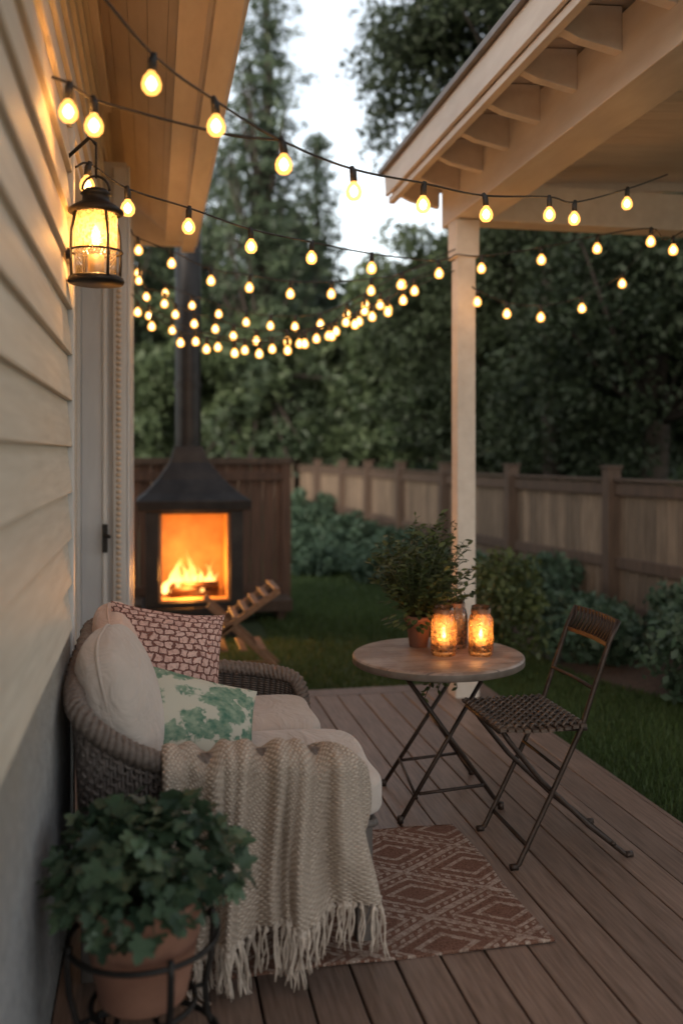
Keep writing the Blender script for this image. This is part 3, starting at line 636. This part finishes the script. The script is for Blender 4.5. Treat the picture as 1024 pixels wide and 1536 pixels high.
# ------------------------------------------------------------ rug
t=NT('rug_weave'); tc=t.n('ShaderNodeTexCoord'); sp=t.n('ShaderNodeSeparateXYZ'); t.l(tc.outputs['Object'],sp.inputs[0])
wn=t.noise(45,(1,1,1),3); wob=t.math('MULTIPLY',t.math('SUBTRACT',wn,.5),.09)
a=t.math('PINGPONG',t.math('ADD',t.math('DIVIDE',t.math('SUBTRACT',sp.outputs[0],.42),.27),wob),1.0); b=t.math('PINGPONG',t.math('ADD',t.math('DIVIDE',t.math('SUBTRACT',sp.outputs[1],2.98),.185),wob),1.0)
d=t.math('ADD',a,b); dd=t.math('ABSOLUTE',t.math('SUBTRACT',d,1.0))
s1=t.math('LESS_THAN',dd,.085)
s2=t.math('LESS_THAN',t.math('ABSOLUTE',t.math('SUBTRACT',dd,.32)),.045)
s3=t.math('LESS_THAN',t.math('ABSOLUTE',t.math('SUBTRACT',dd,.62)),.06)
s4=t.math('MULTIPLY',t.math('LESS_THAN',t.math('ABSOLUTE',t.math('SUBTRACT',dd,.19)),.05),t.math('GREATER_THAN',t.math('SINE',t.math('MULTIPLY',sp.outputs[0],170)),0))
m_=t.math('MINIMUM',t.math('ADD',t.math('ADD',s1,s2),t.math('ADD',s3,s4)),1)
ed=t.math('MULTIPLY',t.ramp(wn,.28,.60),m_)
wv=t.math('MULTIPLY',t.math('SINE',t.math('MULTIPLY',sp.outputs[0],520)),t.math('SINE',t.math('MULTIPLY',sp.outputs[1],520))); fz=t.noise(140,(1,1,1),4)
c=t.mix(ed,t.mix(t.ramp(fz,.3,.7),(.11,.05,.034),(.29,.155,.11)),t.mix(t.ramp(fz,.3,.7),(.32,.225,.175),(.56,.44,.365)))
m_rug=t.base(c,.95,t.bump(wv,.6,.003,t.bump(fz,.8,.005)),0,.1)
P=[]
for i in range(61):
    row=[]
    for j in range(61):
        x_=.10+1.20*i/60; y_=2.94+1.01*j/60
        row.append((x_+.006*math.sin(y_*9)+.02*(1-j/60)*(i/60),y_,.007+.003*math.sin(x_*11+y_*7)+.004*(max(0,i-56)/4)*(1+math.sin(y_*20))*.5))
    P.append(row)
gridobj('woven_rug',P,m_rug,None,.009)
# ------------------------------------------------------------ table
T=empty('bistro_table'); tx,ty,tz=1.345,4.32,.685
t=NT('table_wood'); f=t.noise(5,(.8,9,1),6,dist=.4); g=t.noise(7,(1,1,1),6); tc=t.n('ShaderNodeTexCoord'); sp=t.n('ShaderNodeSeparateXYZ'); t.l(tc.outputs['Object'],sp.inputs[0])
pl=t.math('PINGPONG',t.math('DIVIDE',sp.outputs[1],.058),1.0); seam=t.ramp(pl,.0,.06)
pid=t.n('ShaderNodeTexWhiteNoise',noise_dimensions='1D'); t.l(t.math('FLOOR',t.math('DIVIDE',sp.outputs[1],.116)),pid.inputs['W'])
wc=t.mix(t.ramp(g,.44,.60),t.mix(t.ramp(f,.3,.7),(.18,.11,.08),(.38,.26,.20)),(.40,.31,.255))
wc=t.mix(t.math('MULTIPLY',pid.outputs[0],.45),wc,(.18,.115,.085))
m_ttop=t.base(t.mix(seam,(.07,.05,.04),wc),.42,t.bump(seam,.5,.003,t.bump(f,.35,.003)))
mb=MB(); mb.lathe([(0,0),(.400,0),(.408,-.004),(.412,-.010)],(tx,ty,tz),72,0); mb.lathe([(.412,-.010),(.413,-.036),(.405,-.042),(.30,-.042),(0,-.042)],(tx,ty,tz),72,1)
mb.build('top',[m_ttop,pm('table_edge',(.13,.10,.08),(.22,.175,.145),14,rough=.55)],T)
mb=MB()
zt=tz-.045
fn=[(1.08,4.03),(1.58,4.10)]; ff=[(1.12,4.50),(1.60,4.57)]
for (l,r_),yo in((fn,0),(ff,0)):
    L=Vector((l[0],l[1],.008)); Rr=Vector((r_[0],r_[1],.008)); LT=Vector((l[0]+.04,l[1]*.75+4.32*.25,zt)); RT=Vector((r_[0]-.04,r_[1]*.75+4.32*.25,zt))
    mb.tube([L,RT],.0105,8); mb.tube([Rr,LT],.0105,8)
    mb.tube([LT,RT],.009,8)
for q in fn+ff: mb.tube([(q[0]-.0,q[1],.0),(q[0],q[1],.03)],.015,8)
mb.tube([(1.16,4.045,.10),(1.20,4.50,.13)],.007,8); mb.tube([(1.50,4.09,.12),(1.52,4.55,.12)],.007,8); mb.tube([(1.17,4.04,.12),(1.49,4.09,.12)],.008,8); mb.tube([(1.20,4.5,.12),(1.52,4.55,.12)],.008,8)
mb.tube([(1.33,4.1,.345),(1.36,4.52,.345)],.008,8)
mb.build('legs',[m_iron],T)
m_glow_wax=NT('glowing_wax'); m_glow_wax.base((.75,.5,.3),.5); m_glow_wax.b.inputs['Emission Color'].default_value=(1,.42,.12,1); m_glow_wax.b.inputs['Emission Strength'].default_value=.6; m_glow_wax=m_glow_wax.m  # flame light shining through the wax is put into its material as emission
m_wax0=pm('unlit_wax',(.6,.5,.4),(.7,.6,.5),8)
m_cf=emis('candle_flame',(1,.62,.2),16)
m_copper=pm('copper_wire',(.35,.2,.12),(.5,.3,.2),20,rough=.35,metal=.8)
for (jx,jy,r,h,lit) in((1.363,4.285,.062,.232,1),(1.535,4.245,.060,.235,1),(1.475,4.44,.058,.235,0)):
    J=empty('candle_jar'); c=(jx,jy,tz+.001)
    mb=MB(); mb.lathe([(0,0),(r*.9,0),(r,.012),(r,.04),(r*.985,.08),(r,.12),(r*.99,h*.68),(r*.86,h*.80),(r*.74,h*.85),(r*.74,h),(r*.70,h),(r*.70,h*.86),(r*.93,h*.66),(r*.95,.02),(0,.012)],c,32); mb.build('glass',[m_jar],J)
    mb=MB(); mb.lathe([(0,.013),(r*.8,.013),(r*.8,.065),(r*.74,.072),(0,.064)],c,24); mb.build('candle',[m_glow_wax if lit else m_wax0],J)
    mb=MB()
    for zz in(h*.87,h*.90,h*.93,): mb.tube([(c[0]+(r*.76)*math.cos(a),c[1]+(r*.76)*math.sin(a),c[2]+zz) for a in np.linspace(0,6.283,24)],.0028,5)
    if jx<1.4:
        for k in range(7):
            mb.tube([(c[0]+(r*1.02)*math.cos(a),c[1]+(r*1.02)*math.sin(a),c[2]+.02+.018*k+.004*math.sin(3*a+k)) for a in np.linspace(0,6.283,24)],.0018,4)
    mb.build('wire_collar',[m_copper],J)
    if lit:
        mb=MB(); mb.lathe([(.001,.072),(.008,.082),(.0105,.094),(.006,.114),(.0005,.132)],c,10); mb.build('flame',[m_cf],J)
        light('candle_light',(c[0],c[1],c[2]+.115),1.5,(1,.44,.12),.012,J)
# ------------------------------------------------------------ plants with real leaves
def leaves(name,L,outline,mat,parent,cup=.12):
    o=np.array(outline); k=len(o); V=[];F=[];T_=[]
    for (p,d,n,s) in L:
        d=Vector(d).normalized(); n=Vector(n); sd=d.cross(n)
        if sd.length<1e-3: continue
        sd.normalize(); n=sd.cross(d); b=len(V); p=Vector(p); V.append(p+d*s*.42-n*s*cup*.6); tt=random.random()
        for (a,c) in outline:
            V.append(p+sd*a*s+d*c*s+n*s*cup*(abs(a)*1.2-.35*c*c))
        for i in range(k): F.append((b,b+1+i,b+1+(i+1)%k))
        T_+=[tt]*(k+1)
    me=bpy.data.meshes.new(name); me.from_pydata(V,[],F); me.materials.append(mat); me.polygons.foreach_set('use_smooth',[True]*len(F))
    at=me.attributes.new('tint','FLOAT','POINT'); at.data.foreach_set('value',T_); me.update(); return link(bpy.data.objects.new(name,me),parent)
half=[(0,0),(.22,-.10),(.46,-.02),(.50,.16),(.36,.26),(.56,.42),(.52,.60),(.34,.58),(.22,.66),(.20,.86),(0,1.05)]
ivy=half+[(-a,c) for a,c in half[-2:0:-1]]
oh=[(0,0),(.16,.15),(.24,.4),(.18,.7),(0,1)]; oval=oh+[(-a,c) for a,c in oh[-2:0:-1]]
PL=empty('potted_ivy_plant'); c0=Vector((-.025,2.52,0))
mb=MB(); mb.lathe([(0,.215),(.105,.215),(.115,.225),(.160,.455),(.164,.46),(.177,.462),(.180,.50),(.172,.505),(.162,.50),(.158,.47),(0,.465)],(c0.x,c0.y,0),40); mb.build('terracotta_pot',[m_terra],PL)
mb=MB(); mb.lathe([(0,.475),(.160,.475)],(c0.x,c0.y,0),24); mb.build('soil',[m_soil],PL)
L=[];st=MB()
for i in range(580):
    a=random.random()*6.283; e_=random.random(); el=-.55+1.90*e_**.85; rr=random.uniform(.66,1.10)*(1+.12*math.sin(a*3+1))
    dx=math.cos(a)*math.cos(el); dy=math.sin(a)*math.cos(el); dz=math.sin(el)
    p=Vector((c0.x+.235*rr*dx,c0.y+.22*rr*dy,.545+.165*rr*dz))
    if p.x<-.265: p.x=-.265+random.random()*.03
    n=Vector((dx*.7,dy*.7,dz*.8+.55))+Vector([random.gauss(0,.42) for _ in range(3)]); d=Vector((dx,dy,-.45+.3*dz))+Vector([random.gauss(0,.45) for _ in range(3)])
    L.append((p,d,n,random.uniform(.028,.066)))
    if i%5==0: st.tube([(c0.x+.04*dx,c0.y+.04*dy,.47),(c0.x+.13*dx,c0.y+.13*dy,.56+.08*dz),p],[.003,.0025,.0015],5)
leaves('ivy_leaves',L,ivy,m_ivy,PL); st.build('stems',[pm('stem',(.05,.07,.03),(.09,.1,.05),20)],PL)
SD=empty('plant_stand'); mb=MB()
mb.tube([(c0.x+.135*math.cos(a),c0.y+.135*math.sin(a),.205) for a in np.linspace(0,6.283,40)],.008,8)
mb.tube([(c0.x+.20*math.cos(a),c0.y+.20*math.sin(a),.09) for a in np.linspace(0,6.283,40)],.008,8)
mb.tube([(c0.x+.195*math.cos(a),c0.y+.195*math.sin(a),.38) for a in np.linspace(0,6.283,40)],.008,8)
for k in range(4):
    a=k*math.pi/2+.35; ca,sa=math.cos(a),math.sin(a)
    mb.tube([(c0.x+r*ca,c0.y+r*sa,z) for r,z in((.195,.40),(.20,.36),(.195,.28),(.175,.2),(.18,.12),(.21,.05),(.235,.01))],.009,8)
    mb.tube([(c0.x,c0.y,.198),(c0.x+.175*ca,c0.y+.175*sa,.198)],.006,6)
mb.build('iron_frame',[m_black],SD)
TP=empty('potted_table_plant'); c0=Vector((1.30,4.50,tz))
mb=MB(); mb.lathe([(0,.001),(.045,.001),(.062,.125),(.072,.127),(.074,.155),(.066,.157),(.062,.14),(0,.135)],tuple(c0),28); mb.build('terracotta_pot',[m_terra],TP)
L=[];st=MB()
for i in range(130):
    a=random.random()*6.283; sp_=random.uniform(.03,.29); h=random.uniform(.14,.50)*(1.15-sp_*1.7); b=c0+Vector((.03*math.cos(a),.03*math.sin(a),.14))
    ofx=.05
    tip=b+Vector((math.cos(a)*sp_+ofx,math.sin(a)*sp_*.9,h)); mid=b+Vector((math.cos(a)*sp_*.5+ofx*.3,math.sin(a)*sp_*.5,h*.6)); pts=[b,mid,tip]
    st.tube(pts,[.003,.0022,.001],5)
    for k in range(22):
        q=.15+.85*k/21; p=b.lerp(mid,q*2) if q<.5 else mid.lerp(tip,q*2-1)
        az=random.random()*6.283; d=Vector((math.cos(az),math.sin(az),random.uniform(-.1,.8))); n=Vector((random.gauss(0,.4),random.gauss(0,.4),1))
        L.append((p,d,n,random.uniform(.024,.052)))
for i in range(110):
    a=random.random()*6.283; r_=random.uniform(.05,.20); L.append((c0+Vector((r_*math.cos(a),r_*math.sin(a),.17+random.uniform(-.06,.07))),(math.cos(a),math.sin(a),-.3),(0,0,1),.05))
leaves('leaves',L,oval,m_herb,TP); st.build('stems',[pm('stem2',(.06,.07,.03),(.1,.11,.05),20)],TP)
TV=empty('trailing_vine'); L=[];st=MB()
for i in range(6):
    p0=Vector((1.28+i*.025,4.20+.03*i,tz-.05)); q=p0+Vector((random.uniform(-.04,.05),random.uniform(-.03,.03),-random.uniform(.08,.19))); st.tube([p0,p0.lerp(q,.5)+Vector((.012,0,0)),q],.002,5)
    for k in range(8): L.append((p0.lerp(q,k/7),(random.gauss(0,1),random.gauss(0,1),-.5),(random.gauss(0,1),-1,.5),.034))
leaves('leaves',L,oval,m_herb,TV); st.build('stems',[m_iron],TV)
# ------------------------------------------------------------ bistro chair
CH=empty('folding_bistro_chair'); mb=MB()
yn,yf=3.49,3.88
for y in(yn,yf):
    mb.tube([(1.850,y,.970),(1.81,y,.89),(1.735,y,.68),(1.69,y,.55),(1.56,y,.29),(1.42,y,.02),(1.40,y,.008)],.011,8)
    yy=y+(.022 if y==yn else -.022)
    mb.tube([(1.36,yy,.545),(1.39,yy,.50),(1.52,yy,.34),(1.73,yy,.14),(1.885,yy,.015),(1.91,yy,.008)],.0105,8)
    mb.tube([(1.34,yy,.55),(1.72,yy,.535)],.010,8)
mb.tube([(1.46,yn,.085),(1.46,yf,.085)],.009,8); mb.tube([(1.83,yn,.065),(1.83,yf,.065)],.009,8)
mb.tube([(1.34,yn,.55),(1.335,(yn+yf)/2,.555),(1.34,yf,.55)],.010,8); mb.tube([(1.60,yn,.38),(1.60,yf,.38)],.007,8)
mb.tube([(1.740,yn,.70),(1.75,(yn+yf)/2,.70),(1.740,yf,.70)],.008,8)
for a,b in((1.40,yn),(1.40,yf),(1.905,yn+.02),(1.905,yf-.02)): mb.tube([(a-.015,b,.010),(a+.015,b,.010)],.014,8)
mb.build('frame',[m_iron],CH)
mb=MB()
for k in range(11):
    x=1.345+k*.034; zc=.562-.012*math.sin(k/10*math.pi)
    mb.beam((x,yn-.03,zc),(x,yf+.05,zc),.025,.012)
for y in(yn+.06,(yn+yf)/2,yf-.06):
    mb.tube([(1.34,y,.553),(1.52,y,.545),(1.70,y,.548)],.006,6)
for k in range(11):
    x=1.345+k*.034
    for j in range(11):
        y=yn-.01+j*.042; mb.tube([(x-.016,y,.562),(x,y+.010,.574),(x+.018,y+.022,.562)],.0055,5)
mb.build('seat',[pm('seat_cord',(.045,.03,.022),(.13,.085,.06),30,rough=.6,island=.3)],CH,0)
mb=MB()
for zc,hh in((.962,.022),(.872,.018)):
    xx=1.848 if zc>.9 else 1.807
    for j in range(8):
        y0_=yn+(yf-yn)*j/8; y1_=yn+(yf-yn)*(j+1)/8; b=lambda y:.018*math.sin((y-yn)/(yf-yn)*math.pi)
        mb.beam((xx+b(y0_),y0_,zc),(xx+b(y1_),y1_,zc),.012,hh)
for j in range(13):
    y=yn+.018+(yf-yn-.036)*j/12; b=.018*math.sin((y-yn)/(yf-yn)*math.pi); mb.tube([(1.807+b,y,.872),(1.835+b,y,.92),(1.848+b,y,.972)],.0075,6)
mb.build('backrest',[m_iron],CH)
# ------------------------------------------------------------ wooden lounge chair
WC=empty('wooden_folding_chair'); mb=MB()
for y in(7.35,7.8):
    mb.beam((.30,y,.10),(.98,y,.56),.03,.045); mb.beam((.42,y+.035,.46),(1.02,y+.035,-.11),.03,.045)
    mb.beam((.20,y,.0),(.62,y,.30),.03,.045); mb.beam((.35,y+.03,-.118),(1.05,y+.03,-.118),.03,.04); mb.beam((.30,y+.03,.12),(.30,y+.03,-.12),.03,.04)
for k in range(9):
    s=k/8; mb.beam((.32+.64*s,7.33,.145+.43*s),(.32+.64*s,7.84,.145+.43*s),.05,.014)
for k in range(4): mb.beam((.40+.15*k,7.34,.10-.0*k),(.40+.15*k,7.84,.10),.06,.014)
mb.build('slatted_frame',[m_chairwood],WC,.004,1)
# ------------------------------------------------------------ world & sun & camera
w=bpy.data.worlds.new('World'); S.world=w; w.use_nodes=True; nt=w.node_tree
sky=nt.nodes.new('ShaderNodeTexSky'); sky.sky_type='NISHITA'; sky.sun_disc=False; sky.sun_elevation=R(9); sky.sun_rotation=R(-140); sky.air_density=1.0; sky.dust_density=2.0; sky.ozone_density=1.0
hs=nt.nodes.new('ShaderNodeHueSaturation'); hs.inputs['Saturation'].default_value=.36; hs.inputs['Value'].default_value=1
nt.links.new(sky.outputs[0],hs.inputs['Color']); nt.links.new(hs.outputs[0],nt.nodes['Background'].inputs[0]); nt.nodes['Background'].inputs[1].default_value=.47
sd=bpy.data.lights.new('sun','SUN'); sd.energy=.22; sd.angle=R(20); sd.color=(1,.86,.72); so=bpy.data.objects.new('sun',sd); link(so)
az=R(-140); el=R(12); dirv=Vector((math.sin(az)*math.cos(el),math.cos(az)*math.cos(el),math.sin(el)))
so.rotation_euler=(-dirv).to_track_quat('-Z','Y').to_euler(); so.location=(0,-5,12)
cd=bpy.data.cameras.new('camera'); cam=bpy.data.objects.new('camera',cd); link(cam); cam.location=(0,0,1.65); cam.rotation_euler=(R(90),0,-R(11.4))
cd.lens=32.8; cd.sensor_width=36; cd.shift_y=-.0573; cd.clip_end=500; cd.clip_start=.05
cd.dof.use_dof=True; cd.dof.focus_distance=3.8; cd.dof.aperture_fstop=1.1
S.camera=cam
S.view_settings.view_transform='Standard'; S.view_settings.look='None'; S.view_settings.exposure=0
